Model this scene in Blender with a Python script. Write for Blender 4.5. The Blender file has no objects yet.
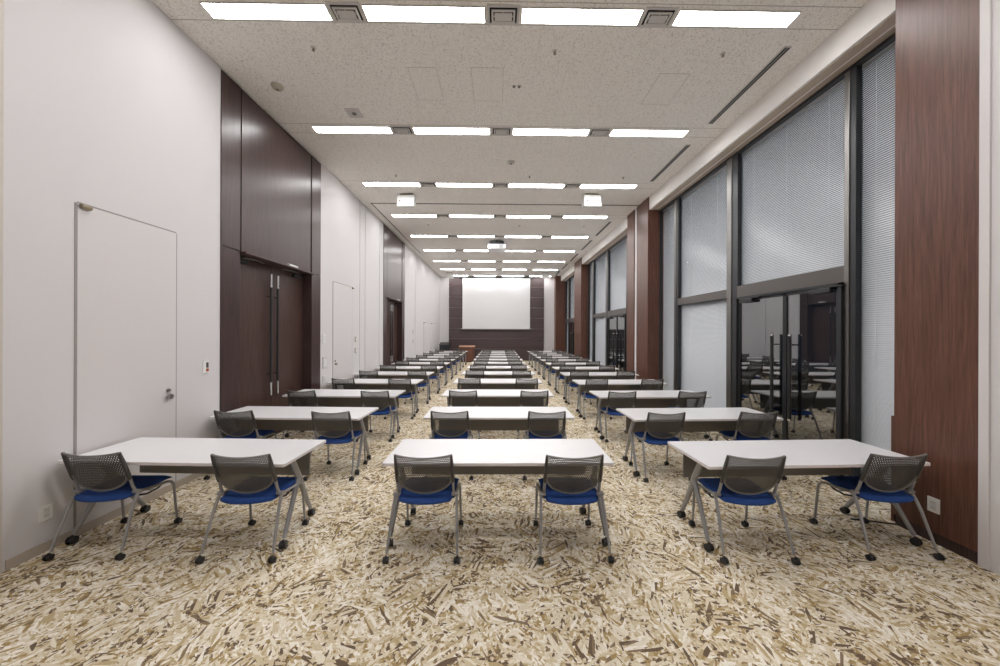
import bpy, bmesh, math, random
from mathutils import Vector, Matrix

# ------------------------------------------------------------------ camera, world, exposure
C = bpy.context.scene
R = math.radians
PI = math.pi
cam_data = bpy.data.cameras.new('camera')
cam = bpy.data.objects.new('camera', cam_data)
C.collection.objects.link(cam)
C.camera = cam
cam_data.sensor_width = 36
cam_data.lens = 340.0 / 1000 * 36
cam_data.shift_x = -0.0025
cam_data.shift_y = -0.0008
cam_data.clip_start = 0.05
cam.matrix_world = (Matrix.Translation((0, 0, 1.74)) @ Matrix.Rotation(R(-0.76), 4, 'Z')
                    @ Matrix.Rotation(R(90), 4, 'X') @ Matrix.Rotation(R(0.2), 4, 'Z'))

world = bpy.data.worlds.new('world')
C.world = world
world.use_nodes = True
wb = world.node_tree.nodes['Background']
wb.inputs[0].default_value = (0.55, 0.66, 0.85, 1)
wb.inputs[1].default_value = 0.06

LAMP = 31.0                      # radiance of the ceiling light diffusers
C.view_settings.view_transform = 'Standard'
C.view_settings.look = 'None'
C.view_settings.exposure = 0.0
C.view_settings.gamma = 1.0
C.view_settings.use_curve_mapping = False
cy = C.cycles
cy.max_bounces = 10
cy.diffuse_bounces = 8
cy.glossy_bounces = 4
cy.transmission_bounces = 6
cy.transparent_max_bounces = 40
cy.sample_clamp_indirect = 8
cy.use_denoising = True
cy.caustics_reflective = False
cy.caustics_refractive = False

random.seed(7)

# ------------------------------------------------------------------ materials
M = {}


class N:
    """small node-building helper"""
    def __init__(self, name):
        self.m = bpy.data.materials.new(name)
        self.m.use_nodes = True
        self.t = self.m.node_tree
        self.b = self.t.nodes['Principled BSDF']
        M[name] = self.m

    def n(self, typ, **kw):
        x = self.t.nodes.new(typ)
        for k, v in kw.items():
            setattr(x, k, v)
        return x

    def l(self, a, b):
        self.t.links.new(a, b)

    def val(self, x, sock):
        if isinstance(x, (int, float)):
            sock.default_value = x
        elif isinstance(x, tuple):
            sock.default_value = x
        else:
            self.l(x, sock)

    def math(self, op, a, b=0.0, c=0.0):
        x = self.n('ShaderNodeMath', operation=op)
        self.val(a, x.inputs[0]); self.val(b, x.inputs[1]); self.val(c, x.inputs[2])
        return x.outputs[0]

    def obj(self):
        return self.n('ShaderNodeTexCoord').outputs['Object']

    def sep(self, v):
        x = self.n('ShaderNodeSeparateXYZ'); self.l(v, x.inputs[0])
        return x.outputs

    def mapping(self, v, scale=(1, 1, 1), rot=(0, 0, 0), loc=(0, 0, 0)):
        x = self.n('ShaderNodeMapping'); self.l(v, x.inputs[0])
        x.inputs['Scale'].default_value = scale
        x.inputs['Rotation'].default_value = rot
        x.inputs['Location'].default_value = loc
        return x.outputs[0]

    def noise(self, v, scale, detail=3, rough=0.5, dist=0.0):
        x = self.n('ShaderNodeTexNoise'); self.l(v, x.inputs['Vector'])
        x.inputs['Scale'].default_value = scale
        x.inputs['Detail'].default_value = detail
        x.inputs['Roughness'].default_value = rough
        x.inputs['Distortion'].default_value = dist
        return x.outputs['Fac']

    def ramp(self, f, stops, interp='LINEAR'):
        x = self.n('ShaderNodeValToRGB'); self.l(f, x.inputs[0])
        r = x.color_ramp; r.interpolation = interp
        while len(r.elements) < len(stops):
            r.elements.new(0.5)
        for e, (p, c) in zip(r.elements, stops):
            e.position = p; e.color = (c[0], c[1], c[2], 1)
        return x.outputs[0]

    def mix(self, f, a, b, blend='MIX'):
        x = self.n('ShaderNodeMix', data_type='RGBA', blend_type=blend)
        self.val(f, x.inputs[0]); self.val(a, x.inputs[6]); self.val(b, x.inputs[7])
        return x.outputs[2]

    def bump(self, h, strength, dist):
        x = self.n('ShaderNodeBump'); self.l(h, x.inputs['Height'])
        x.inputs['Strength'].default_value = strength
        x.inputs['Distance'].default_value = dist
        self.l(x.outputs[0], self.b.inputs['Normal'])


def simple(name, col, rough=0.5, metal=0.0, spec=0.5, noise=0.04, nscale=30, coat=0.0):
    k = N(name)
    f = k.noise(k.obj(), nscale, 3)
    lo = tuple(c * (1 - noise) for c in col) + (1,)
    hi = tuple(min(1, c * (1 + noise)) for c in col) + (1,)
    k.l(k.mix(f, lo, hi), k.b.inputs['Base Color'])
    k.b.inputs['Roughness'].default_value = rough
    k.b.inputs['Metallic'].default_value = metal
    k.b.inputs['Specular IOR Level'].default_value = spec
    k.b.inputs['Coat Weight'].default_value = coat
    return k.m


def wood(name, dark, light, rough, axis='Z', fine=1.0, spec=0.5):
    k = N(name)
    o = k.obj()
    sc = (14 * fine, 14 * fine, 0.7) if axis == 'Z' else (0.7, 14 * fine, 14 * fine)
    a = k.noise(k.mapping(o, sc), 3.0, 6, 0.65, 0.6)
    sc2 = (90, 90, 1.6) if axis == 'Z' else (1.6, 90, 90)
    b = k.noise(k.mapping(o, sc2), 2.0, 3, 0.6)
    f = k.math('ADD', k.math('MULTIPLY', a, 0.75), k.math('MULTIPLY', b, 0.4))
    k.l(k.ramp(f, [(0.36, dark), (0.57, tuple((d + l) / 2 for d, l in zip(dark, light))), (0.78, light)]), k.b.inputs['Base Color'])
    k.b.inputs['Roughness'].default_value = rough
    k.b.inputs['Specular IOR Level'].default_value = spec
    return k.m


simple('white_wall', (0.64, 0.62, 0.625), 0.75, noise=0.012, nscale=2, spec=0.3)
simple('white_door', (0.64, 0.615, 0.615), 0.55, noise=0.01, nscale=2, spec=0.35)
simple('white_soffit', (0.78, 0.755, 0.735), 0.7, noise=0.012, nscale=3)
simple('beige_trim', (0.55, 0.50, 0.45), 0.5)
simple('beige_base', (0.46, 0.40, 0.33), 0.55)
simple('soffit_bounce_tan', (0.42, 0.34, 0.27), 0.55)  # warm bounce light on the white soffit, put into the colour
simple('grey_gap', (0.30, 0.28, 0.275), 0.6)
simple('steel', (0.36, 0.345, 0.33), 0.30, 1.0, noise=0.03)
simple('mullion_steel', (0.22, 0.21, 0.20), 0.36, 1.0, noise=0.03)
simple('silver_paint', (0.33, 0.33, 0.335), 0.38, 0.5, noise=0.03)
simple('dull_frame', (0.13, 0.12, 0.112), 0.34, 0.6, noise=0.03)
simple('dark_frame', (0.045, 0.047, 0.05), 0.35, 0.5, noise=0.05)
simple('black_plastic', (0.02, 0.02, 0.021), 0.45)
simple('black_gap', (0.01, 0.01, 0.01), 0.8)
simple('chrome_cap', (0.85, 0.85, 0.86), 0.18, 1.0)
simple('bronze', (0.30, 0.25, 0.17), 0.35, 0.8)
simple('white_plastic', (0.78, 0.78, 0.76), 0.4)
simple('vent_grey', (0.55, 0.53, 0.51), 0.5)
simple('socket_face', (0.66, 0.655, 0.64), 0.45)
simple('red_plastic', (0.50, 0.10, 0.05), 0.4)
simple('table_white', (0.72, 0.715, 0.725), 0.28, noise=0.008, nscale=4, spec=0.5)
simple('table_edge', (0.74, 0.70, 0.70), 0.4)
simple('panel_taupe', (0.20, 0.185, 0.165), 0.6, noise=0.05)
simple('chair_frame_grey', (0.06, 0.057, 0.053), 0.5)
simple('rim_grey', (0.17, 0.162, 0.15), 0.5)
simple('projector_white', (0.80, 0.80, 0.84), 0.35)
simple('screen_white', (0.70, 0.70, 0.705), 0.8, noise=0.004)
simple('beige_plastic', (0.42, 0.40, 0.32), 0.5)
simple('paving', (0.10, 0.10, 0.105), 0.8, noise=0.2, nscale=5)
simple('speaker_white', (0.64, 0.645, 0.62), 0.5)
wood('walnut_left', (0.030, 0.017, 0.016), (0.078, 0.046, 0.043), 0.30, spec=0.4)
wood('walnut_door', (0.032, 0.018, 0.016), (0.105, 0.060, 0.050), 0.36, spec=0.35)
wood('walnut_right', (0.050, 0.020, 0.012), (0.165, 0.075, 0.050), 0.38, spec=0.4)
wood('walnut_back', (0.042, 0.026, 0.026), (0.100, 0.068, 0.068), 0.42, axis='X')
wood('lectern_wood', (0.10, 0.040, 0.024), (0.21, 0.088, 0.055), 0.4)
wood('lectern_top', (0.33, 0.18, 0.12), (0.46, 0.27, 0.19), 0.4, axis='X')

# seat cloth: blue woven
k = N('blue_cloth')
o = k.obj()
f = k.noise(o, 420, 2, 0.7)
k.l(k.ramp(f, [(0.3, (0.016, 0.042, 0.17)), (0.7, (0.036, 0.095, 0.32))]), k.b.inputs['Base Color'])
k.b.inputs['Roughness'].default_value = 0.85
k.b.inputs['Specular IOR Level'].default_value = 0.2
k.bump(f, 0.3, 0.002)

# perforated plastic backrest: brick-offset slots through the shell
k = N('perforated_grey')
s = k.sep(k.obj())
px, pz = 0.0165, 0.0150
rz = k.math('DIVIDE', s[2], pz)
row = k.math('FLOOR', rz)
xo = k.math('ADD', k.math('DIVIDE', s[0], px), k.math('MULTIPLY', k.math('FLOORED_MODULO', row, 2.0), 0.5))
fx = k.math('ABSOLUTE', k.math('SUBTRACT', k.math('FRACT', xo), 0.5))
fz = k.math('ABSOLUTE', k.math('SUBTRACT', k.math('FRACT', rz), 0.5))
hole = k.math('MULTIPLY', k.math('LESS_THAN', fx, 0.315), k.math('LESS_THAN', fz, 0.305))
k.b.inputs['Base Color'].default_value = (0.085, 0.081, 0.074, 1)
k.b.inputs['Roughness'].default_value = 0.5
tr = k.n('ShaderNodeBsdfTransparent')
ms = k.n('ShaderNodeMixShader')
k.l(hole, ms.inputs[0]); k.l(k.b.outputs[0], ms.inputs[1]); k.l(tr.outputs[0], ms.inputs[2])
k.l(ms.outputs[0], k.t.nodes['Material Output'].inputs[0])

# window glass: clear pane with mirror reflection
for nm, tint, f0 in (('glass', (0.90, 0.92, 0.93), 0.045), ('door_glass', (0.55, 0.58, 0.60), 0.32)):
    k = N(nm)
    lw = k.n('ShaderNodeLayerWeight'); lw.inputs[0].default_value = 0.5
    fr = k.math('ADD', f0, k.math('MULTIPLY', k.math('POWER', lw.outputs['Facing'], 5.0), 1.0 - f0))
    tr = k.n('ShaderNodeBsdfTransparent'); tr.inputs[0].default_value = tint + (1,)
    gl = k.n('ShaderNodeBsdfGlossy'); gl.inputs['Roughness'].default_value = 0.0
    ms = k.n('ShaderNodeMixShader')
    k.l(fr, ms.inputs[0]); k.l(tr.outputs[0], ms.inputs[1]); k.l(gl.outputs[0], ms.inputs[2])
    k.l(ms.outputs[0], k.t.nodes['Material Output'].inputs[0])

# venetian slat lacquer
simple('slat_grey', (0.60, 0.635, 0.675), 0.27, noise=0.01, spec=0.5)

# lamp diffuser
k = N('lamp_diffuser')
k.b.inputs['Base Color'].default_value = (0.9, 0.9, 0.88, 1)
k.b.inputs['Emission Color'].default_value = (1.0, 0.985, 0.985, 1)
k.b.inputs['Emission Strength'].default_value = LAMP
simple('lamp_housing', (0.50, 0.48, 0.45), 0.5)

# ceiling: rock-wool board, speckled, with joints along the light bands
k = N('ceiling_board')
o = k.obj()
s = k.sep(o)
sp = k.noise(o, 62, 4, 0.75)
spk = k.ramp(sp, [(0.34, (0.42, 0.395, 0.36)), (0.46, (0.82, 0.79, 0.75)), (0.7, (0.88, 0.855, 0.815))])
def line(coord, pos, pitch, half):
    m = k.math('FLOORED_MODULO', k.math('ADD', coord, -pos + pitch / 2), pitch)
    return k.math('LESS_THAN', k.math('ABSOLUTE', k.math('SUBTRACT', m, pitch / 2)), half)
ln = k.math('MAXIMUM', line(s[1], 3.735, 2.095, 0.005), line(s[1], 3.475, 2.095, 0.005))
tj = k.math('MULTIPLY', line(s[0], 0.045, 0.4125, 0.0018), 0.35)
ln = k.math('MAXIMUM', ln, tj)
k.l(k.mix(k.math('MULTIPLY', ln, 0.6), spk, (0.2, 0.185, 0.165, 1)), k.b.inputs['Base Color'])
k.b.inputs['Roughness'].default_value = 0.9
k.b.inputs['Specular IOR Level'].default_value = 0.15
k.bump(sp, 0.25, 0.004)

# carpet with a pressed-strand-board print
k = N('strand_carpet')
o = k.obj()
wv = k.n('ShaderNodeTexNoise'); k.l(o, wv.inputs['Vector']); wv.inputs['Scale'].default_value = 9.0; wv.inputs['Detail'].default_value = 3
off = k.n('ShaderNodeVectorMath', operation='MULTIPLY_ADD')
k.l(wv.outputs['Color'], off.inputs[0]); off.inputs[1].default_value = (0.006, 0.006, 0); k.l(o, off.inputs[2])
P = off.outputs[0]
PAL = [(0.0, (0.15, 0.105, 0.070)), (0.08, (0.23, 0.165, 0.105)), (0.15, (0.36, 0.255, 0.115)), (0.25, (0.48, 0.375, 0.215)),
       (0.37, (0.60, 0.505, 0.345)), (0.54, (0.67, 0.595, 0.455)), (0.72, (0.74, 0.68, 0.56)), (0.88, (0.82, 0.775, 0.69))]
def flakes(sl, ss, loc, cell):
    """strands sl x ss per metre; each patch of about 1/cell metre lies at its own angle"""
    cv = k.n('ShaderNodeTexVoronoi', voronoi_dimensions='2D', feature='F1')
    k.l(k.mapping(P, (cell, cell, 1), (0, 0, 0), (loc[1], loc[0], 0)), cv.inputs['Vector']); cv.inputs['Scale'].default_value = 1.0
    cs = k.n('ShaderNodeSeparateColor'); k.l(cv.outputs['Color'], cs.inputs[0])
    r = k.n('ShaderNodeVectorRotate', rotation_type='Z_AXIS'); k.l(P, r.inputs['Vector'])
    k.l(k.math('MULTIPLY', cs.outputs[0], PI * 2), r.inputs['Angle'])
    v = k.mapping(r.outputs[0], (sl, ss, 1), (0, 0, 0), loc)
    x = k.n('ShaderNodeTexVoronoi', voronoi_dimensions='2D', feature='F1')
    k.l(v, x.inputs['Vector']); x.inputs['Scale'].default_value = 1.0; x.inputs['Randomness'].default_value = 1.0
    c = k.n('ShaderNodeSeparateColor'); k.l(x.outputs['Color'], c.inputs[0])
    return c.outputs[0], c.outputs[1]
patch = k.noise(o, 3.2, 3, 0.6)
a, b = flakes(6, 12, (3, 1, 0), 3.0)
col = k.ramp(k.math('ADD', k.math('MULTIPLY', a, 0.8), 0.2), PAL, 'CONSTANT')
specs = [(7, 14, (7, 2, 0), 5.0, 0.40, 0.5), (10, 20, (1, 9, 0), 7.0, 0.5, 0.8), (12, 26, (4, 4, 0), 8.0, 0.55, 0.9), (18, 38, (8, 5, 0), 9.0, 0.5, 1.2),
         (25, 58, (2, 6, 0), 12.0, 0.52, 1.2), (34, 75, (5, 8, 0), 14.0, 0.6, 1.2), (10, 60, (9, 3, 0), 6.0, 0.72, 0.6)]
for sl, ss, loc, cell, th, pw in specs:
    a, b = flakes(sl, ss, loc, cell)
    a2 = k.math('ADD', a, k.math('MULTIPLY', k.math('SUBTRACT', patch, 0.50), pw))
    col = k.mix(k.math('GREATER_THAN', b, th), col, k.ramp(a2, PAL, 'CONSTANT'))
fine = k.noise(o, 95.0, 3, 0.7)
col = k.mix(0.35, col, k.ramp(fine, [(0.3, (0.62, 0.59, 0.54)), (0.62, (1.0, 1.0, 1.0))]), 'MULTIPLY')
k.l(col, k.b.inputs['Base Color'])
k.b.inputs['Roughness'].default_value = 0.95
k.b.inputs['Specular IOR Level'].default_value = 0.1

# ------------------------------------------------------------------ mesh helpers
def link(o):
    C.collection.objects.link(o)
    return o


class MB:
    def __init__(self):
        self.bm = bmesh.new()

    def box(self, x0, x1, y0, y1, z0, z1, bevel=0.0, mat=None):
        b = bmesh.new()
        bmesh.ops.create_cube(b, size=1.0)
        bmesh.ops.transform(b, matrix=Matrix.Translation(((x0 + x1) / 2, (y0 + y1) / 2, (z0 + z1) / 2))
                            @ Matrix.Diagonal((abs(x1 - x0), abs(y1 - y0), abs(z1 - z0), 1)), verts=b.verts)
        if bevel:
            bmesh.ops.bevel(b, geom=b.edges[:], offset=bevel, segments=2, affect='EDGES', profile=0.5)
        if mat is not None:
            bmesh.ops.transform(b, matrix=mat, verts=b.verts)
        self.join(b)
        return self

    def join(self, b):
        me = bpy.data.meshes.new('tmp')
        b.to_mesh(me); b.free()
        self.bm.from_mesh(me)
        bpy.data.meshes.remove(me)

    def cyl(self, p0, p1, r0, r1=None, seg=14):
        r1 = r0 if r1 is None else r1
        return self.tube([p0, p1], [r0, r1], seg)

    def tube(self, pts, rad, seg=10, flat=1.0):
        """swept tube through points; rad a number or one per point; flat squashes the section sideways"""
        pts = [Vector(p) for p in pts]
        rs = rad if isinstance(rad, (list, tuple)) else [rad] * len(pts)
        bm = self.bm
        rings = []
        up = None
        for i, p in enumerate(pts):
            if i == 0: t = pts[1] - p
            elif i == len(pts) - 1: t = p - pts[i - 1]
            else: t = (pts[i + 1] - p).normalized() + (p - pts[i - 1]).normalized()
            t.normalize()
            if up is None:
                up = Vector((1, 0, 0)) if abs(t.x) < 0.9 else Vector((0, 0, 1))
            a = (up - t * up.dot(t)).normalized()
            up = a
            b = t.cross(a)
            rings.append([bm.verts.new(p + (a * math.cos(q) * flat + b * math.sin(q)) * rs[i]) for q in (2 * PI * j / seg for j in range(seg))])
        for r0, r1 in zip(rings, rings[1:]):
            for j in range(seg):
                bm.faces.new((r0[j], r0[(j + 1) % seg], r1[(j + 1) % seg], r1[j]))
        bm.faces.new(list(reversed(rings[0])))
        bm.faces.new(rings[-1])
        return self

    def quad(self, a, b, c, d):
        self.bm.faces.new([self.bm.verts.new(p) for p in (a, b, c, d)])
        return self

    def prism_x(self, pts, x0, x1):
        """extrude a (y,z) outline along x"""
        bm = self.bm
        A = [bm.verts.new((x0, y, z)) for y, z in pts]
        B = [bm.verts.new((x1, y, z)) for y, z in pts]
        n = len(pts)
        bm.faces.new(A); bm.faces.new(list(reversed(B)))
        for i in range(n):
            bm.faces.new((A[i], B[i], B[(i + 1) % n], A[(i + 1) % n]))
        return self

    def build(self, name, mat, parent=None, smooth=False, sharp=40):
        bmesh.ops.recalc_face_normals(self.bm, faces=self.bm.faces[:])
        me = bpy.data.meshes.new(name)
        if smooth:
            for f in self.bm.faces: f.smooth = True
            for e in self.bm.edges:
                if len(e.link_faces) == 2 and e.calc_face_angle(0) > R(sharp): e.smooth = False
        self.bm.to_mesh(me); self.bm.free()
        me.materials.append(M[mat])
        o = bpy.data.objects.new(name, me)
        if parent is not None: o.parent = parent
        return link(o)


def bez(p0, p1, p2, n=5):
    p0, p1, p2 = map(Vector, (p0, p1, p2))
    return [p0 * (1 - t) ** 2 + p1 * 2 * t * (1 - t) + p2 * t * t for t in (i / n for i in range(n + 1))]


def empty(name, loc=(0, 0, 0), rz=0.0):
    o = bpy.data.objects.new(name, None)
    o.empty_display_size = 0.1
    o.location = loc
    o.rotation_euler = (0, 0, rz)
    return link(o)


def tag(o, label, cat, group=None):
    o['label'] = label
    o['category'] = cat
    if group: o['group'] = group
    return o


def struct(o):
    o['kind'] = 'structure'
    return o


def kids(o):
    return list(o.children)


CHILD = {}


def copy_tree(o, parent=None):
    c = o.copy()
    C.collection.objects.link(c)
    if parent is not None:
        c.parent = parent
    for ch in CHILD.setdefault(o.name, kids(o)):
        copy_tree(ch, c)
    return c


ORD = ['nearest', 'second-nearest', 'third-nearest', 'fourth-nearest', 'fifth-nearest', 'sixth-nearest', 'sixth-farthest',
       'fifth-farthest', 'fourth-farthest', 'third-farthest', 'second-farthest', 'farthest']

# ------------------------------------------------------------------ room shell
XL, XR, XG, XP = -3.56, 3.62, 4.04, 3.73       # left wall, near right wall, glass plane, pillar faces
ZC, ZS, YB, YF = 5.12, 4.81, 20.8, -1.6        # ceiling, bulkhead underside, back wall, wall behind the camera
XB = 3.76                                       # bulkhead face

struct(MB().box(XL - 0.35, XG + 0.25, YF - 0.2, YB + 0.3, -0.12, 0).build('floor', 'strand_carpet'))
struct(MB().box(XL - 0.35, XG + 0.25, YF - 0.2, YB + 0.3, ZC, ZC + 0.15).build('ceiling', 'ceiling_board'))
w = MB()
for y0, y1 in ((YF, 4.40), (6.845, 10.58), (12.95, YB)):
    w.box(XL - 0.3, XL, y0, y1, 0, ZC)
struct(w.build('wall_left', 'white_wall'))
struct(MB().box(XL - 0.3, XG + 0.2, YB, YB + 0.25, 0, ZC).build('wall_back', 'white_wall'))
struct(MB().box(XL - 0.3, XG + 0.2, YF - 0.2, YF, 0, ZC).build('wall_front', 'white_wall'))
w = MB()
w.box(XR, XG + 0.2, YF, 2.45, 0, ZC)
struct(w.build('wall_right', 'white_wall'))
struct(MB().box(XR - 0.012, XG, 2.45, 2.507, 0, ZC, 0.004).build('trim_1', 'white_door'))
struct(MB().box(XL, XL + 0.02, 2.44, 2.48, 0, ZC, 0.004).build('trim_2', 'beige_trim'))

# bulkhead above the windows
b = MB()
for y0, y1 in ((3.06, 8.43), (9.79, 15.24), (16.6, 20.3)):
    b.box(XB, XG + 0.2, y0, y1, ZS, ZC)
struct(b.build('trim_3', 'white_soffit'))
b = MB()  # soffit underside strips, coloured tan for the light bounced up onto it
for y0, y1 in ((3.06, 8.43), (9.79, 15.24), (16.6, 20.3)):
    b.box(XB + 0.035, XB + 0.15, y0, y1, ZS - 0.012, ZS)
    b.box(XB + 0.19, XG - 0.02, y0, y1, ZS - 0.012, ZS)
struct(b.build('trim_4', 'soffit_bounce_tan'))

# walnut piers on the window side
struct(MB().box(XR, XG + 0.2, 2.507, 3.06, 0.09, ZC, 0.004).build('trim_5', 'walnut_right'))
struct(MB().box(XR + 0.012, XG + 0.2, 2.512, 3.055, 0, 0.09).build('baseboard_right', 'walnut_left'))
struct(MB().box(XR + 0.004, XR + 0.06, 3.062, 3.086, 0.02, 0.985, 0.003).build('trim_6', 'walnut_right'))
struct(MB().box(XP, XG + 0.2, 8.43, 9.12, 0, ZC, 0.004).build('trim_7', 'walnut_right'))
struct(MB().box(XP + 0.02, XG + 0.2, 9.12, 9.285, 0, ZC).build('trim_8', 'white_wall'))
struct(MB().box(XP, XG + 0.2, 9.285, 9.79, 0, ZC, 0.004).build('trim_9', 'walnut_right'))
struct(MB().box(XP, XG + 0.2, 15.24, 16.6, 0, ZC, 0.004).build('trim_10', 'walnut_right'))
struct(MB().box(3.45, XG + 0.2, 20.3, YB, 0, ZC, 0.004).build('trim_11', 'walnut_right'))

# walls: vertical joints and partition pocket on the left
for i, (y, wd) in enumerate(((8.78, 0.03), (9.13, 0.05), (10.22, 0.045), (13.0, 0.04), (14.62, 0.03))):
    struct(MB().box(XL, XL + 0.012, y, y + wd, 0.07, ZC).build('trim_%d' % (12 + i), 'white_door'))
# ceiling rails of the folding partition
struct(MB().box(XL + 0.2, XP, 8.96, 8.985, ZC - 0.012, ZC).build('trim_17', 'dull_frame'))
struct(MB().box(XL + 0.21, XL + 0.235, 8.985, 14.6, ZC - 0.012, ZC).build('trim_18', 'dull_frame'))
bb = MB()
for y0, y1 in ((YF, 2.44), (2.507, 4.40), (6.845, 10.58), (12.95, YB)):
    bb.box(XL, XL + 0.008, y0, y1, 0, 0.075)
struct(bb.build('baseboard_left', 'beige_base'))

# flush white doors in the left wall
def flush_door(n, y0, y1, zt, hinge_far, leaves=1, knob=True):
    d = struct(empty('door_%d' % n, (XL, (y0 + y1) / 2, 0)))
    w = (y1 - y0) / 2
    f = MB()
    f.box(0, 0.004, -w - 0.018, -w, 0.075, zt); f.box(0, 0.004, w, w + 0.012, 0.075, zt); f.box(0, 0.004, -w, w, zt, zt + 0.012)
    if leaves == 2: f.box(0, 0.004, -0.006, 0.006, 0.075, zt)
    f.build('gap', 'grey_gap', d)
    MB().box(0, 0.006, -w, w, 0.076, zt - 0.003).build('leaf', 'white_door', d)
    hy = (w - 0.02) if hinge_far else (-w + 0.01)
    MB().cyl((0.02, hy, zt - 0.02), (0.02, hy + 0.07, zt - 0.02), 0.02).build('hinge', 'bronze', d, True)
    if knob:
        ky = (-w + 0.09) if hinge_far else (w - 0.09)
        g = MB()
        g.cyl((0.0, ky, 1.035), (0.03, ky, 1.035), 0.018); g.cyl((0.03, ky, 1.035), (0.05, ky, 1.035), 0.032, 0.026)
        g.build('knob', 'steel', d, True)
        MB().cyl((0.0, ky, 1.10), (0.022, ky, 1.10), 0.018).build('lock', 'steel', d, True)
    return d


flush_door(1, 2.92, 3.80, 2.82, False)
flush_door(2, 7.38, 8.33, 2.82, True)
flush_door(3, 16.3, 17.95, 2.2, False, 2, False)
flush_door(4, 18.1, 19.8, 2.2, False, 2, False)

# walnut door bays
def wood_bay(n, y0, y1):
    s, zh = 0.325, 2.84
    d = struct(empty('door_%d' % n, (XL, (y0 + y1) / 2, 0)))
    w = (y1 - y0) / 2
    X0 = -0.30
    for sg in (-1, 1):
        a, c = sorted((sg * w, sg * (w - s)))
        MB().box(X0, 0.012, a, c, 0, zh - 0.006, 0.003).build('side_panel', 'walnut_left', d)
        MB().box(X0, 0.012, a, c, zh + 0.006, ZC - 0.03, 0.003).build('upper_strip', 'walnut_left', d)
    MB().box(X0, 0.004, -w + s + 0.03, w - s - 0.03, zh + 0.01, ZC - 0.03, 0.003).build('upper_panel', 'walnut_left', d)
    g = MB()
    g.box(X0, -0.01, -w, w, zh - 0.006, zh + 0.006)
    g.box(X0, -0.01, -w + s, -w + s + 0.03, zh, ZC - 0.03); g.box(X0, -0.01, w - s - 0.03, w - s, zh, ZC - 0.03)
    g.box(X0, -0.03, -w, w, ZC - 0.03, ZC)
    g.build('shadow_joint', 'black_gap', d)
    c = MB().box(X0, 0.075, -w + s + 0.02, w - s - 0.01, zh - 0.022, zh + 0.004, 0.003).build('canopy', 'walnut_door', d)
    MB().box(0.03, 0.07, 0.12, 0.36, zh + 0.004, zh + 0.034, 0.004).build('exit_lamp', 'white_plastic', c)
    xl = -0.165
    for sg in (-1, 1):
        a, b2 = sorted((sg * 0.004, sg * (w - s - 0.002)))
        lf = MB().box(xl - 0.05, xl, a, b2, 0.008, zh - 0.024, 0.003).build('leaf', 'walnut_door', d)
        hy = sg * 0.085
        h = MB()
        h.tube([(xl + 0.06, hy, 0.92), (xl + 0.06, hy, 2.45)], 0.019, 12)
        for z in (1.05, 2.30):
            h.cyl((xl, hy, z), (xl + 0.06, hy, z), 0.009)
        h.build('pull_bar', 'black_plastic', lf, True)
        e = MB()
        e.tube([(xl + 0.06, hy, 2.45), (xl + 0.06, hy, 2.66)], 0.0195, 12)
        e.tube([(xl + 0.06, hy, 0.71), (xl + 0.06, hy, 0.92)], 0.0195, 12)
        e.build('pull_bar_end', 'chrome_cap', lf, True)
        q = sg * (w - s - 0.2)
        cl = MB()
        cl.box(xl, xl + 0.05, q - 0.13, q + 0.13, zh - 0.115, zh - 0.05, 0.006)
        cl.build('closer', 'black_plastic', lf)
        MB().tube([(xl + 0.06, q, zh - 0.045), (xl + 0.10, q - sg * 0.22, zh - 0.035), (xl + 0.04, q - sg * 0.46, zh - 0.035)], 0.008, 6).build('closer_arm', 'steel', lf, True)
    MB().box(-0.02, 0.016, -w + s - 0.006, -w + s + 0.012, 0, 0.45).build('corner_guard', 'bronze', d)
    return d


wood_bay(5, 4.40, 6.845)
wood_bay(6, 10.58, 12.95)

# ------------------------------------------------------------------ window side
def blind(y0, y1, z0, z1, where):
    t = tag(empty('venetian_blind', (XG + 0.085, (y0 + y1) / 2, z0)), where, 'blind', 'venetian blinds behind the windows')
    w = (y1 - y0) / 2
    h = z1 - z0
    s = MB()
    pitch, hw = 0.024, 0.0145
    n = int((h - 0.07) / pitch)
    ca, sa = math.cos(R(56)) * hw, math.sin(R(56)) * hw
    bm = s.bm
    for i in range(n):
        z = 0.03 + i * pitch
        pr = [(ca, z + sa), (-0.0035, z + 0.0015), (-ca, z - sa)]
        L = [bm.verts.new((x, -w, q)) for x, q in pr]
        Rr = [bm.verts.new((x, w, q)) for x, q in pr]
        for j in range(2):
            bm.faces.new((L[j], Rr[j], Rr[j + 1], L[j + 1]))
    s.build('slats', 'slat_grey', t)
    MB().box(-0.02, 0.02, -w, w, h - 0.045, h, 0.004).build('head_rail', 'slat_grey', t)
    MB().box(-0.012, 0.012, -w, w, 0.0, 0.014).build('bottom_rail', 'slat_grey', t)
    c = MB()
    m = max(2, int(w * 2 / 0.6))
    for i in range(m):
        y = -w + (i + 0.5) * 2 * w / m
        c.cyl((-0.016, y, 0.01), (-0.016, y, h - 0.02), 0.0014, seg=5)
    c.build('ladder_cord', 'slat_grey', t)


def post(n_, y0, y1, parent, silver_far=True):
    """mullion: polished steel fin on its far half, dark frame on the near half"""
    ym = y0 + (y1 - y0) * 0.53
    MB().box(XG - 0.006, XG + 0.06, y0, ym, 0, ZS).build('mullion', 'dark_frame', parent)
    MB().box(XG - 0.018, XG + 0.06, ym, y1, 0, ZS, 0.004).build('mullion_cover', 'mullion_steel', parent)


def pane(parent, y0, y1, z0, z1, m='glass'):
    MB().box(XG + 0.17, XG + 0.18, y0, y1, z0, z1).build('glass_pane', m, parent)


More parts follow.
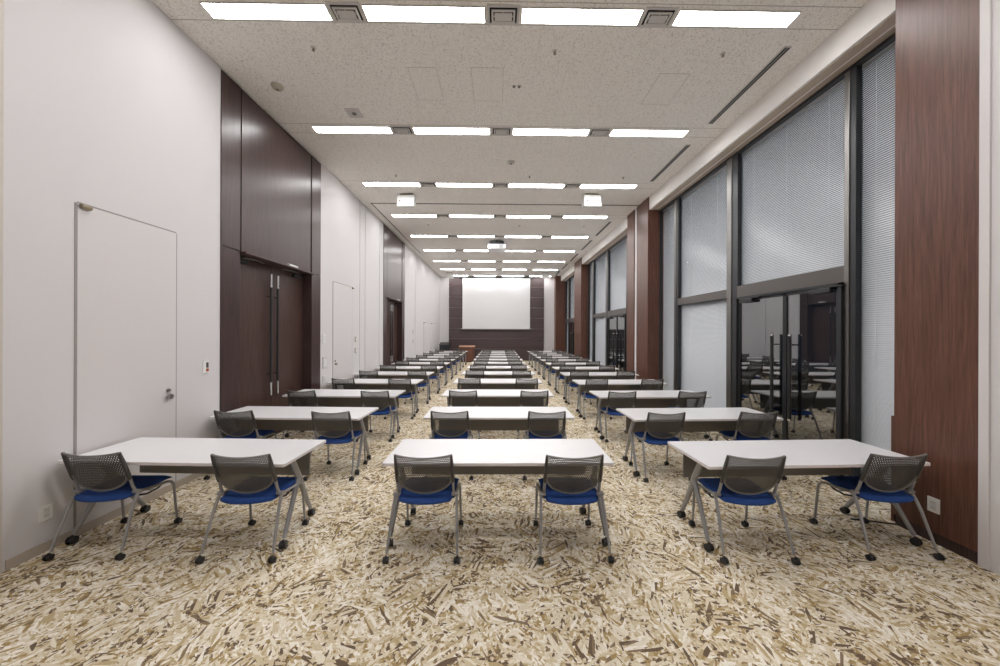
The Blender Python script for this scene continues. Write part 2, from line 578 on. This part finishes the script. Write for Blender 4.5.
def window(n, base, cut=None, hasdoor=True, tail=''):
    """one bay between two piers; base = far side of the near pier"""
    b0 = base
    m1, m2, m3 = (b0 + 0.725, b0 + 0.845), (b0 + 2.62, b0 + 2.88), (b0 + 4.51, b0 + 4.67)
    end = b0 + 5.40
    if cut: end = cut
    wn = struct(empty('window_%d' % n))
    fr = MB()
    fr.box(XG - 0.02, XG + 0.05, b0, end, ZS - 0.05, ZS)
    fr.box(XG - 0.02, XG + 0.05, b0, b0 + 0.03, 0, ZS)
    fr.box(XG - 0.02, XG + 0.05, end - 0.04, end, 0, ZS)
    for a, c in ((b0 + 0.03, m1[0]), (m2[1], min(m3[0], end)), (m3[1], end)):
        if c > a: fr.box(XG - 0.02, XG + 0.05, a, c, 0, 0.05)
    fr.build('frame', 'dark_frame', wn)
    for m in (m1, m2, m3):
        if m[1] < end: post(n, m[0], m[1], wn)
    z0, z1 = 2.335, 2.53
    far = min(m3[0], end - 0.04)
    MB().box(XG - 0.012, XG + 0.055, m1[1], m2[0], z0, z1, 0.004).build('transom', 'dull_frame', wn)
    MB().box(XG - 0.012, XG + 0.055, m2[1], far, z0 + 0.02, z1 - 0.02, 0.004).build('transom', 'dull_frame', wn)
    pane(wn, b0 + 0.03, m1[0], 0.05, ZS - 0.05)
    pane(wn, m1[1], m2[0], z1, ZS - 0.05)
    pane(wn, m2[1], far, z1 - 0.02, ZS - 0.05)
    pane(wn, m2[1], far, 0.05, z0 + 0.02)
    if m3[1] < end: pane(wn, m3[1], end - 0.04, 0.05, ZS - 0.05)
    # glazed double door under the transom
    yc = m1[1] + 0.815
    d = struct(empty('door_%d' % (6 + n), (XG, yc, 0)))
    wf, wn_ = m2[0] - yc, yc - m1[1]
    j = MB()
    j.box(-0.05, 0.05, -wn_, -wn_ + 0.04, 0, z0); j.box(-0.05, 0.05, wf - 0.04, wf, 0, z0)
    j.box(-0.05, 0.05, -wn_, wf, z0 - 0.03, z0)
    j.build('jamb', 'dark_frame', d)
    for sg in (-1, 1):
        w = wf if sg > 0 else wn_
        a, c = sorted((sg * 0.004, sg * (w - 0.045)))
        st = MB()
        st.box(-0.02, 0.02, *sorted((sg * (w - 0.045), sg * (w - 0.085))), 0.02, z0 - 0.035)
        st.box(-0.02, 0.02, *sorted((sg * 0.004, sg * 0.030)), 0.02, z0 - 0.035)
        st.box(-0.02, 0.02, a, c, 0.02, 0.10); st.box(-0.02, 0.02, a, c, z0 - 0.07, z0 - 0.035)
        lf = st.build('leaf', 'dark_frame', d)
        a, c = sorted((sg * 0.030, sg * (w - 0.085)))
        MB().box(-0.005, 0.005, a, c, 0.10, z0 - 0.07).build('glass_pane', 'door_glass', lf)
        hy = sg * 0.15
        h = MB().tube([(-0.075, hy, 0.575), (-0.075, hy, 1.70)], 0.022, 12)
        h.cyl((-0.075, hy, 0.70), (-0.01, hy * 0.6, 0.70), 0.009); h.cyl((-0.075, hy, 1.58), (-0.01, hy * 0.6, 1.58), 0.009)
        h.build('pull_bar', 'black_plastic', lf, True)
        e = MB()
        e.cyl((-0.075, hy, 1.70), (-0.075, hy, 1.725), 0.0225); e.cyl((-0.075, hy, 0.55), (-0.075, hy, 0.575), 0.0225)
        e.build('pull_bar_end', 'chrome_cap', lf, True)
        q = sg * (w - 0.26)
        cb = MB().box(-0.075, -0.02, q - 0.15, q + 0.13, z0 - 0.105, z0 - 0.045, 0.008)
        cb.box(-0.07, -0.03, q - 0.3, q + 0.05, z0 - 0.044, z0 - 0.031, 0.003)
        cb.build('closer', 'black_plastic', lf)
    return m1, m2, m3, end


bays = [window(1, 3.06), window(2, 9.80), window(3, 16.6, cut=20.28)]
names = ['in the bay nearest the camera', 'in the middle window bay', 'in the farthest window bay']
for (m1, m2, m3, end), nm in zip(bays, names):
    b0 = m1[0] - 0.725
    blind(b0 + 0.02, m1[0] + 0.05, 0.06, ZS, 'tall grey venetian blind nearer than the glass doors, ' + nm)
    blind(m1[1] - 0.04, m2[0] + 0.04, 2.42, ZS, 'short grey venetian blind above the glass doors, ' + nm)
    if m3[1] < end:
        blind(m2[1] - 0.04, m3[0] + 0.04, 0.06, ZS, 'wide tall grey venetian blind beyond the glass doors, ' + nm)
        blind(m3[1] - 0.04, end, 0.06, ZS, 'narrow grey venetian blind beside the far walnut pier, ' + nm)
    else:
        blind(m2[1] - 0.04, end, 0.06, ZS, 'tall grey venetian blind beyond the glass doors, ' + nm)

struct(MB().box(XG + 0.25, 14, YF, YB + 4, -0.15, -0.02).build('ground', 'paving'))

# ------------------------------------------------------------------ back wall: walnut panelling and screen
bp = struct(empty('trim_19', (-0.09, YB, 0)))
zz = [0, 0.72, 1.335, 1.965, 2.6, 3.235, 3.87, 4.505, ZC - 0.04]
for a, c in zip(zz, zz[1:]):
    MB().box(-2.895, 2.895, -0.06, 0, a + 0.008, c - 0.008, 0.003).build('panel_board', 'walnut_back', bp)
MB().box(-2.89, 2.89, -0.035, 0, 0, ZC).build('joint_strip', 'beige_trim', bp)

t = tag(empty('projection_screen', (-0.11, YB - 0.16, 1.90)), 'large white projection screen lowered in front of the walnut back wall', 'projection screen')
MB().box(-2.05, 2.05, -0.004, 0.004, 0.03, 3.14).build('screen_cloth', 'screen_white', t)
MB().tube([(-2.2, 0, 0.0), (2.2, 0, 0.0)], 0.045, 12).build('bottom_bar', 'dull_frame', t, True)
MB().box(-2.25, 2.25, -0.06, 0.06, 3.12, 3.22, 0.01).build('case', 'dark_frame', t)

# ------------------------------------------------------------------ ceiling fittings
def make_lamp():
    t = empty('ceiling_light', (0, 0, ZC))
    hx, hy = 0.637, 0.092
    f = MB()
    f.box(-hx, hx, -hy, -hy + 0.008, -0.012, 0); f.box(-hx, hx, hy - 0.008, hy, -0.014, 0)
    f.box(-hx, -hx + 0.008, -hy, hy, -0.012, 0); f.box(hx - 0.008, hx, -hy, hy, -0.014, 0)
    f.build('frame', 'lamp_housing', t)
    MB().box(-hx + 0.008, hx - 0.008, -hy + 0.008, hy - 0.008, -0.0115, -0.002).build('diffuser', 'lamp_diffuser', t)
    return t


def make_vent():
    t = empty('air_vent', (0, 0, ZC))
    def ring(x, y, w, z0, z1):
        return MB().box(-x, x, -y, -y + w, z0, z1).box(-x, x, y - w, y, z0, z1).box(-x, -x + w, -y, y, z0, z1).box(x - w, x, -y, y, z0, z1)
    ring(0.17, 0.115, 0.024, -0.012, 0).build('frame', 'vent_grey', t)
    MB().box(-0.146, 0.146, -0.091, 0.091, -0.003, 0).build('throat', 'black_gap', t)
    ring(0.125, 0.075, 0.020, -0.026, -0.016).build('inner_ring', 'vent_grey', t)
    MB().box(-0.092, 0.092, -0.045, 0.045, -0.030, -0.022, 0.003).build('centre_plate', 'vent_grey', t)
    h = MB()
    h.cyl((-0.09, 0, -0.02), (-0.09, 0, -0.002), 0.006, seg=6); h.cyl((0.09, 0, -0.02), (0.09, 0, -0.002), 0.006, seg=6)
    h.box(-0.115, 0.115, -0.006, 0.006, -0.022, -0.018); h.box(-0.006, 0.006, -0.065, 0.065, -0.022, -0.018)
    h.build('hanger', 'vent_grey', t)
    return t


LROW = ['unseen added row over the camera', 'nearest row', 'second-nearest row', 'third-nearest row', 'fourth-nearest row', 'fifth-nearest row',
        'fourth row from the screen', 'third row from the screen', 'second row from the screen', 'row right before the screen']
LX = [-2.435, -0.785, 0.875, 2.53]
LPOS = ['beside the white wall', 'second from the white wall', 'second from the windows', 'beside the windows']
VX = [-1.61, 0.045, 1.70]
VPOS = ['on the white-wall side', 'in the middle', 'on the window side']
lamp0, vent0 = make_lamp(), make_vent()
used = [False, False]
for r in range(-1, 9):  # first row is unseen, added over the camera to brighten the foreground floor
    y = 3.618 + 2.095 * r
    for x, pn in zip(LX, LPOS):
        o = copy_tree(lamp0) if used[0] else lamp0
        used[0] = True
        o.location = (x, y, ZC)
        tag(o, 'lit rectangular ceiling light, %s, %s' % (LROW[r + 1], pn), 'ceiling light', 'ceiling lights in rows of four')
    if r < 0: continue
    for x, pn in zip(VX, VPOS):
        o = copy_tree(vent0) if used[1] else vent0
        used[1] = True
        o.location = (x, y, ZC)
        tag(o, 'square air vent between ceiling lights, %s, %s' % (LROW[r + 1], pn), 'air vent', 'air vents between the ceiling lights')

# linear slot diffusers along the window side
def make_slot():
    t = empty('slot_diffuser', (0, 0, ZC))
    MB().box(-0.042, 0.042, -0.74, 0.74, -0.010, 0).build('frame', 'vent_grey', t)
    MB().box(-0.030, -0.006, -0.73, 0.73, -0.012, -0.004).build('slot', 'black_gap', t)
    MB().box(0.006, 0.030, -0.73, 0.73, -0.012, -0.004).build('slot', 'black_gap', t)
    return t


slot0 = make_slot()
sl = ['nearest', 'second-nearest', 'third-nearest', 'fourth-nearest', 'third-farthest', 'second-farthest', 'farthest']
ys = [4.70, 6.80, 11.05, 13.13, 15.25, 17.35, 19.45]
for i, y in enumerate(ys):
    o = slot0 if i == 0 else copy_tree(slot0)
    o.location = (3.41, y, ZC)
    tag(o, 'long dark slot air diffuser along the window side of the ceiling, %s of the line' % sl[i], 'air diffuser', 'slot diffusers along the windows')

# sprinklers
def make_sprinkler():
    t = empty('sprinkler', (0, 0, ZC))
    MB().cyl((0, 0, -0.006), (0, 0, 0), 0.026, 0.030).build('escutcheon', 'vent_grey', t, True)
    g = MB()
    g.cyl((0, 0, -0.028), (0, 0, -0.005), 0.009, seg=8); g.cyl((0, 0, -0.033), (0, 0, -0.028), 0.018, 0.015, seg=10)
    g.build('head', 'bronze', t, True)
    return t


sp0 = make_sprinkler(); first = True
for y, rn in ((4.08, 'between the nearest two light rows'), (7.36, 'before the third-nearest light row'), (10.75, 'past the fourth-nearest light row'), (15.2, 'past the sixth light row')):
    for x, pn in ((-2.21, 'toward the white wall'), (0.67, 'near the centre'), (2.71, 'toward the windows')):
        o = sp0 if first else copy_tree(sp0)
        first = False
        o.location = (x, y, ZC)
        tag(o, 'small dark sprinkler on the ceiling %s, %s' % (rn, pn), 'sprinkler', 'ceiling sprinklers')

t = tag(empty('smoke_detector', (-3.05, 4.72, ZC)), 'round beige smoke detector on the ceiling beside the walnut door panel', 'smoke detector')
MB().tube([(0, 0, 0), (0, 0, -0.012), (0, 0, -0.04), (0, 0, -0.052)], [0.075, 0.075, 0.058, 0.03], 20).build('body', 'beige_plastic', t, True)
MB().cyl((0, 0, -0.058), (0, 0, -0.05), 0.022, seg=12).build('sensor', 'bronze', t, True)
t = tag(empty('ceiling_speaker', (-2.23, 5.28, ZC)), 'square flush ceiling plate with a centre knob before the second light row', 'ceiling speaker')
MB().box(-0.11, 0.11, -0.11, 0.11, -0.014, 0, 0.004).build('plate', 'vent_grey', t)
MB().cyl((0, 0, -0.022), (0, 0, -0.012), 0.035, 0.03).build('knob', 'dull_frame', t, True)
for i, (x, pn) in enumerate(((0.208, 'the one nearer the white wall'), (0.278, 'the one nearer the windows'))):
    t = tag(empty('ceiling_sensor', (x, 4.665, ZC)), 'one of two small dark sensors paired on the ceiling, ' + pn, 'sensor', 'paired ceiling sensors')
    MB().cyl((0, 0, -0.012), (0, 0, 0), 0.022, 0.026, 12).build('ring', 'vent_grey', t, True)
    MB().cyl((0, 0, -0.02), (0, 0, -0.010), 0.014, 0.017, 12).build('lens', 'dull_frame', t, True)
t = tag(empty('smoke_detector', (0.25, 6.75, ZC)), 'flat round detector on the ceiling between the second and third light rows', 'smoke detector')
MB().tube([(0, 0, 0), (0, 0, -0.02), (0, 0, -0.035)], [0.075, 0.07, 0.04], 18).build('body', 'lamp_housing', t, True)
MB().cyl((0, 0, -0.042), (0, 0, -0.034), 0.02, seg=12).build('sensor', 'dull_frame', t, True)
for x0, x1, y0, y1, pn in ((-1.17, -0.80, 4.355, 4.97, 'toward the white wall'), (-0.36, 0.06, 4.345, 4.975, 'at the centre'), (2.10, 2.50, 4.40, 5.0, 'toward the windows')):
    t = tag(empty('access_hatch', ((x0 + x1) / 2, (y0 + y1) / 2, ZC)), 'square ceiling access hatch behind the nearest light row, ' + pn, 'access hatch', 'ceiling access hatches')
    a, b2 = (x1 - x0) / 2, (y1 - y0) / 2
    g = MB().box(-a, a, -b2, -b2 + 0.006, -0.003, 0).box(-a, a, b2 - 0.006, b2, -0.003, 0).box(-a, -a + 0.006, -b2, b2, -0.003, 0).box(a - 0.006, a, -b2, b2, -0.003, 0)
    g.build('rim', 'lamp_housing', t)
    MB().box(-a + 0.006, a - 0.006, -b2 + 0.006, b2 - 0.006, -0.002, 0).build('board', 'ceiling_board', t)

# white speaker boxes hung under the ceiling
def make_box():
    t = empty('speaker_box', (0, 0, ZC))
    g = MB()
    g.prism_x([(-0.10, -0.335), (-0.055, -0.045), (0.10, -0.045), (0.10, -0.30)], -0.205, 0.205)
    bd = g.build('cabinet', 'speaker_white', t)
    MB().box(-0.16, 0.16, -0.02, 0.08, -0.046, 0).build('bracket', 'bronze', t)
    return t


sb0 = make_box()
for i, (x, y, sx, lab) in enumerate(((-2.25, 8.36, -1, 'white wedge speaker box hung by the rail, on the white-wall side'), (2.275, 8.26, 1, 'white wedge speaker box hung by the rail, on the window side'),
                                     (-2.77, 19.4, -1, 'small far white speaker box near the screen, on the white-wall side'), (2.68, 19.25, 1, 'small far white speaker box near the screen, on the window side'))):
    o = sb0 if i == 0 else copy_tree(sb0)
    o.location = (x, y, ZC)
    o.rotation_euler = (0, 0, R(3) * sx)
    d = MB().cyl((sx * 0.14, -0.10, -0.20), (sx * 0.14, -0.075, -0.20), 0.016, seg=10).build('badge', 'black_plastic', o, True)
    tag(o, lab, 'speaker', 'white speaker boxes under the ceiling')

# projector
t = tag(empty('projector', (-0.06, 12.62, ZC)), 'white projector hanging under the ceiling on the centre line of the room', 'projector')
MB().box(-0.33, 0.33, -0.26, 0.26, -0.345, -0.165, 0.02).build('body', 'projector_white', t)
MB().cyl((0, 0, -0.18), (0, 0, 0), 0.04, seg=12).build('pole', 'black_plastic', t, True)
MB().box(-0.27, 0.27, -0.2, 0.2, -0.16, -0.06, 0.02).build('mount', 'black_plastic', t)
MB().cyl((0.12, 0.255, -0.255), (0.12, 0.32, -0.255), 0.055).build('lens', 'black_plastic', t, True)
g = MB()
for i in range(5):
    for xx in (-0.2, 0.17):
        g.box(xx - 0.08, xx + 0.08, -0.266, -0.258, -0.315 + i * 0.026, -0.305 + i * 0.026)
g.build('grille', 'dull_frame', t)
MB().box(-0.07, 0.05, -0.266, -0.258, -0.30, -0.24).build('port_panel', 'vent_grey', t)

# ------------------------------------------------------------------ wall plates
def outlet(x, y, z, face, w, h, label, name='wall_outlet', cat='outlet'):
    t = tag(empty(name, (x, y, z)), label, cat)
    s = face
    MB().box(*sorted((0, s * 0.010)), -w / 2, w / 2, -h / 2, h / 2, 0.003).build('plate', 'white_plastic', t)
    MB().box(*sorted((s * 0.009, s * 0.013)), -w / 4, w / 4, -h / 3.2, h / 3.2, 0.001).build('socket', 'socket_face', t)
    g = MB()
    for zz_ in (-0.02, 0.02):
        for yy in (-0.006, 0.006):
            g.box(*sorted((s * 0.0125, s * 0.0135)), yy - 0.0012, yy + 0.0012, zz_ - 0.005, zz_ + 0.005)
    g.build('slots', 'dull_frame', t)
    return t


outlet(XL, 2.725, 0.308, 1, 0.078, 0.122, 'white wall outlet low on the white wall behind the nearest table')
outlet(XR, 2.77, 0.32, -1, 0.08, 0.122, 'white wall outlet low on the nearest walnut pier')
t = tag(empty('wall_switch', (XL, 4.185, 1.305)), 'small switch plate with a red key between white door and walnut panel', 'switch')
MB().box(0, 0.01, -0.04, 0.04, -0.075, 0.075, 0.003).build('plate', 'white_plastic', t)
MB().box(0.009, 0.016, 0.0, 0.03, -0.01, 0.055, 0.002).build('rocker', 'dull_frame', t)
MB().box(0.009, 0.018, 0.002, 0.03, -0.055, -0.022, 0.002).build('key_switch', 'red_plastic', t)


def plate(y, z, w, h, mat, label, name, cat):
    t = tag(empty(name, (XL, y, z)), label, cat)
    MB().box(0, 0.014, -w / 2, w / 2, -h / 2, h / 2, 0.003).build('plate', mat, t)
    MB().box(0.013, 0.018, -w / 3.2, w / 3.2, -h / 3, h / 3, 0.002).build('button', 'socket_face' if mat != 'socket_face' else 'vent_grey', t)


plate(6.99, 1.60, 0.09, 0.16, 'white_plastic', 'pale thermostat plate, topmost beside the first walnut door bay', 'thermostat', 'thermostat')
plate(7.03, 1.10, 0.17, 0.24, 'vent_grey', 'grey control panel below the thermostat beside the first walnut bay', 'control_panel', 'control panel')
plate(6.99, 0.78, 0.10, 0.13, 'socket_face', 'small pale plate under the grey control panel', 'wall_plate', 'wall plate')
plate(6.98, 0.42, 0.10, 0.14, 'dark_frame', 'dark plate lowest on the wall beside the first walnut bay', 'wall_plate', 'wall plate')
plate(8.55, 1.55, 0.10, 0.13, 'beige_plastic', 'upper beige switch plate past the second white door', 'wall_switch', 'switch')
plate(8.55, 1.27, 0.10, 0.13, 'beige_plastic', 'lower beige switch plate past the second white door', 'wall_switch', 'switch')
plate(14.3, 1.75, 0.12, 0.14, 'beige_plastic', 'upper beige switch plate past the far walnut bay', 'wall_switch', 'switch')
plate(14.3, 1.35, 0.12, 0.14, 'beige_plastic', 'lower beige switch plate past the far walnut bay', 'wall_switch', 'switch')

# black lead by the pier
g = MB().tube(bez((3.615, 3.0, 0.03), (3.5, 3.06, 0.008), (3.40, 3.12, 0.008), 6) + [Vector((3.30, 3.13, 0.008))], 0.007, 8)
tag(g.build('power_lead', 'black_plastic', None, True), 'short black lead on the carpet by the nearest walnut pier', 'cable')

# ------------------------------------------------------------------ folding tables
def caster(mb, x, y, r, w, swivel=0.0):
    """twin-wheel caster with hood; bottom at z = 0"""
    cs, sn = math.cos(swivel), math.sin(swivel)
    for s in (-1, 1):
        a = Vector((x + cs * s * w * 0.25, y + sn * s * w * 0.25, r)); b = Vector((x + cs * s * w * 0.5, y + sn * s * w * 0.5, r))
        mb.cyl(a, b, r, r * 0.93, 14)
    mb.cyl((x - cs * w * 0.25, y - sn * w * 0.25, r), (x + cs * w * 0.25, y + sn * w * 0.25, r), r * 0.72, seg=10)
    mb.cyl((x, y, r), (x, y, 2 * r + 0.006), 0.010, seg=8)


def make_table():
    t = empty('folding_table')
    tb = MB().box(-0.924, 0.924, -0.306, 0.306, 0.676, 0.6995)
    vert = [e for e in tb.bm.edges if abs(e.verts[0].co.z - e.verts[1].co.z) > 0.01]
    bmesh.ops.bevel(tb.bm, geom=vert, offset=0.018, segments=4, affect='EDGES', profile=0.5)
    top = tb.build('tabletop', 'table_white', t)
    eb = MB().box(-0.9252, 0.9252, -0.3072, 0.3072, 0.678, 0.6965)
    vert = [e for e in eb.bm.edges if abs(e.verts[0].co.z - e.verts[1].co.z) > 0.01]
    bmesh.ops.bevel(eb.bm, geom=vert, offset=0.018, segments=4, affect='EDGES', profile=0.5)
    eb.build('edge_band', 'table_edge', top)
    p = MB().box(-0.82, 0.82, 0.205, 0.22, 0.395, 0.645, 0.004)
    p.build('modesty_panel', 'panel_taupe', t)
    h = MB()
    for x in (-0.7, 0, 0.7): h.box(x - 0.02, x + 0.02, 0.19, 0.22, 0.64, 0.677)
    h.build('panel_hanger', 'dark_frame', t)
    MB().box(-0.82, 0.82, -0.11, -0.06, 0.620, 0.655, 0.006).build('cross_beam', 'panel_taupe', t)
    for sg in (-1, 1):
        hub = Vector((sg * 0.83, 0.0, 0.60))
        g = MB()
        g.tube([(sg * 0.842, -0.10, 0.672), (sg * 0.844, -0.075, 0.625), (sg * 0.846, 0.0, 0.478), (sg * 0.828, 0.13, 0.245), (sg * 0.812, 0.24, 0.075)],
               [0.026, 0.028, 0.029, 0.025, 0.018], 10, 0.8)
        g.box(sg * 0.832 - 0.03, sg * 0.832 + 0.03, -0.17, -0.02, 0.655, 0.677, 0.004)
        g.build('leg', 'silver_paint', t, True)
        cl = MB(); caster(cl, sg * 0.812, 0.252, 0.031, 0.05, 0.2)
        g2 = MB().tube([(sg * 0.848, 0.012, 0.490), (sg * 0.854, -0.05, 0.39), (sg * 0.878, -0.232, 0.075)], [0.024, 0.025, 0.018], 10, 0.8)
        l2 = g2.build('leg', 'silver_paint', t, True)
        c2 = MB(); caster(c2, sg * 0.878, -0.243, 0.031, 0.05, 0.3)
        l1 = [o for o in t.children if o.name.startswith('leg')][-2]
        cl.build('caster', 'black_plastic', l1, True)
        c2.build('caster', 'black_plastic', l2, True)
    return t


# ------------------------------------------------------------------ chairs
def make_chair():
    t = empty('training_chair')
    # seat: cushion with rounded plan, thicker middle
    s = MB(); bm = s.bm
    nx, ny = 14, 12
    def seat_pt(u, v, top):
        # u,v in -1..1, superellipse-ish plan; rear edge (v=-1) more round
        hw = 0.222 * (1 - 0.10 * max(0, -v) ** 2.2)
        x = u * hw
        y0, y1 = -0.205 + 0.055 * abs(u) ** 2.4, 0.225 - 0.02 * abs(u) ** 4
        y = y0 + (y1 - y0) * (v + 1) / 2
        e = max(abs(u), abs(v))
        rim = (1 - min(1, max(0, (e - 0.80) / 0.20)) ** 2 * 0.55)
        front = -0.018 * max(0, (v - 0.6) / 0.4) ** 2
        zc = 0.437 + 0.012 * v
        if top: z = zc + 0.022 * rim - 0.010 * (1 - u * u) * (1 - v * v) + front
        else: z = zc - 0.020 * rim - 0.012 * (1 - v * v) * (1 - u * u) + front * 0.4
        return (x, y, z)
    G = {}
    for top in (True, False):
        for i in range(nx + 1):
            for j in range(ny + 1):
                G[top, i, j] = bm.verts.new(seat_pt(-1 + 2 * i / nx, -1 + 2 * j / ny, top))
        for i in range(nx):
            for j in range(ny):
                bm.faces.new([G[top, a, b2] for a, b2 in ((i, j), (i + 1, j), (i + 1, j + 1), (i, j + 1))])
    edge = [(i, 0) for i in range(nx)] + [(nx, j) for j in range(ny)] + [(i, ny) for i in range(nx, 0, -1)] + [(0, j) for j in range(ny, 0, -1)]
    for a, b2 in zip(edge, edge[1:] + edge[:1]):
        bm.faces.new((G[True, a[0], a[1]], G[True, b2[0], b2[1]], G[False, b2[0], b2[1]], G[False, a[0], a[1]]))
    s.build('seat', 'blue_cloth', t, True, 75)
    # backrest shell
    def yb(x, z): return -0.105 - (z - 0.46) * 0.32 - 0.030 * (1 - (x / 0.225) ** 2)
    def zt(x): return 0.780 + 0.020 * (x / 0.215) ** 2
    def zb(x): return 0.605 - 0.130 * math.sqrt(max(0, 1 - (x / 0.2085) ** 2))
    b = MB(); bm = b.bm
    nx, nz = 24, 10
    G = {}
    for side, dy in ((0, 0.0), (1, 0.006)):
        for i in range(nx + 1):
            x = -0.208 * math.cos(PI * i / nx)
            for j in range(nz + 1):
                z = zb(x) + (zt(x) - zb(x)) * j / nz
                G[side, i, j] = bm.verts.new((x, yb(x, z) + dy, z))
        for i in range(nx):
            for j in range(nz):
                bm.faces.new([G[side, a, q] for a, q in ((i, j), (i + 1, j), (i + 1, j + 1), (i, j + 1))])
    back = b.build('backrest', 'perforated_grey', t, True)
    rim = MB()
    rim.tube([(x, yb(x, zb(x)) + 0.003, zb(x)) for x in (-0.2085 * math.cos(PI * i / 22) for i in range(23))], 0.0085, 8)
    rim.tube([(x, yb(x, zt(x)) + 0.003, zt(x)) for x in (-0.215 + 0.43 * i / 14 for i in range(15))], 0.0075, 8)
    rim.build('rim', 'rim_grey', back, True)
    for sg in (-1, 1):
        sf = MB()
        pts = [(sg * (0.219 - 0.004 * (z - 0.57) / 0.22), yb(0.215, z) + 0.006, z) for z in (0.565, 0.60, 0.66, 0.73, 0.800)]
        sf.tube(pts, [0.013, 0.0165, 0.0165, 0.015, 0.011], 8, 0.85)
        sf.build('side_bar', 'chair_frame_grey', back, True)
    for sg in (-1, 1):
        # upright stub from pivot to the back frame
        MB().tube([(sg * 0.222, -0.095, 0.452), (sg * 0.220, yb(0.215, 0.50) + 0.004, 0.50), (sg * 0.218, yb(0.215, 0.58) + 0.006, 0.585)], 0.011, 10).build('upright', 'silver_paint', t, True)
        pv = MB().cyl((sg * 0.205, -0.095, 0.452), (sg * 0.258, -0.095, 0.452), 0.017, seg=14)
        pv.build('pivot', 'silver_paint', t, True)
        rl = MB().tube([(sg * 0.243, -0.088, 0.466)] + bez((sg * 0.244, -0.10, 0.44), (sg * 0.246, -0.125, 0.40), (sg * 0.252, -0.155, 0.32), 3) + [Vector((sg * 0.266, -0.238, 0.062))], [0.0115] * 5 + [0.0095], 10).build('leg', 'silver_paint', t, True)
        cr = MB(); caster(cr, sg * 0.268, -0.25, 0.0235, 0.042, sg * -0.15)
        cr.build('caster', 'black_plastic', rl, True)
        fl = MB().tube([(sg * 0.236, -0.10, 0.447), (sg * 0.234, 0.05, 0.428)] + bez((sg * 0.233, 0.14, 0.420), (sg * 0.233, 0.205, 0.415), (sg * 0.234, 0.214, 0.35), 5) + [Vector((sg * 0.238, 0.238, 0.062))], [0.0115] * 8 + [0.0095], 10).build('leg', 'silver_paint', t, True)
        cf = MB(); caster(cf, sg * 0.238, 0.25, 0.0235, 0.042, sg * 0.1)
        cf.build('caster', 'black_plastic', fl, True)
        lv = MB().tube([(sg * 0.212, -0.06, 0.405), (sg * 0.212, 0.0, 0.385), (sg * 0.212, 0.09, 0.392), (sg * 0.212, 0.13, 0.412)], 0.008, 8)
        lv.build('fold_lever', 'black_plastic', t, True)
    MB().tube([(-0.236, 0.02, 0.412), (0.236, 0.02, 0.412)], 0.009, 8).build('cross_tube', 'silver_paint', t, True)
    return t


table0, chair0 = make_table(), make_chair()
# local centre of table and chair rows per column: x, first-row front edge depth at centre, pitch, yaw, chairs (dx, dz_from_front)
COLS = [
    ('along the white wall', -2.583, 2.722, 1.407, R(-2.4), ((-3.13, 2.87, 'white-wall'), (-1.962, 2.83, 'aisle'))),
    ('in the middle column', 0.010, 2.70, 1.436, 0.0, ((-0.567, 2.815, 'white-wall'), (0.588, 2.805, 'window'))),
    ('along the windows', 2.556, 2.655, 1.412, R(2.0), ((1.985, 2.785, 'aisle'), (3.130, 2.82, 'window'))),
]
rnd = random.Random(11)
first = True
for cn, x, y, pitch, yaw, chairs in COLS:
    for r in range(12):
        tt = table0 if first else copy_tree(table0)
        tt.location = (x + (rnd.uniform(-0.012, 0.012) if r else 0), y + r * pitch + 0.306, 0)
        tt.rotation_euler = (0, 0, yaw)
        tag(tt, 'white-topped folding table on casters, %s table %s' % (ORD[r], cn), 'table', 'white folding tables set in three columns')
        for cx_, cy_, side in chairs:
            cc = chair0 if first else copy_tree(chair0)
            first = False
            cc.location = (cx_ + (rnd.uniform(-0.010, 0.010) if r else 0), cy_ + r * pitch + (rnd.uniform(-0.014, 0.006) if r else 0), 0)
            cc.rotation_euler = (0, 0, R(rnd.uniform(-1.2, 1.2)))
            tag(cc, 'blue mesh-back chair at the %s end of the %s table %s' % (side, ORD[r], cn), 'chair', 'blue mesh-back chairs at the tables')

# ------------------------------------------------------------------ front of the room
t = tag(empty('lectern', (-1.80, 19.85, 0)), 'brown wooden lectern with pale top standing before the walnut back wall', 'lectern')
MB().box(-0.40, 0.40, -0.22, 0.22, 0.05, 0.86, 0.006).build('body', 'lectern_wood', t)
MB().box(-0.37, 0.37, -0.19, 0.19, 0, 0.05).build('plinth', 'walnut_left', t)
MB().prism_x([(-0.27, 0.86), (-0.27, 0.885), (0.26, 0.955), (0.26, 0.86)], -0.46, 0.46).build('top', 'lectern_top', t)
MB().box(-0.34, 0.34, -0.228, -0.219, 0.12, 0.80, 0.003).build('front_panel', 'lectern_wood', t)

t = tag(empty('equipment_cabinet', (-3.08, 19.75, 0)), 'dark waist-high equipment cabinet in the corner by the white wall', 'cabinet')
MB().box(-0.27, 0.27, -0.25, 0.25, 0.08, 0.98, 0.006).build('body', 'dark_frame', t)
MB().prism_x([(-0.27, 0.98), (-0.27, 1.02), (0.27, 1.14), (0.27, 0.98)], -0.29, 0.29).build('top', 'black_plastic', t)
MB().box(-0.22, 0.22, -0.258, -0.249, 0.14, 0.92, 0.003).build('door', 'dark_frame', t)
for sx in (-1, 1):
    for sy in (-1, 1):
        c = MB(); caster(c, sx * 0.22, sy * 0.2, 0.034, 0.05)
        c.build('caster', 'black_plastic', t, True)
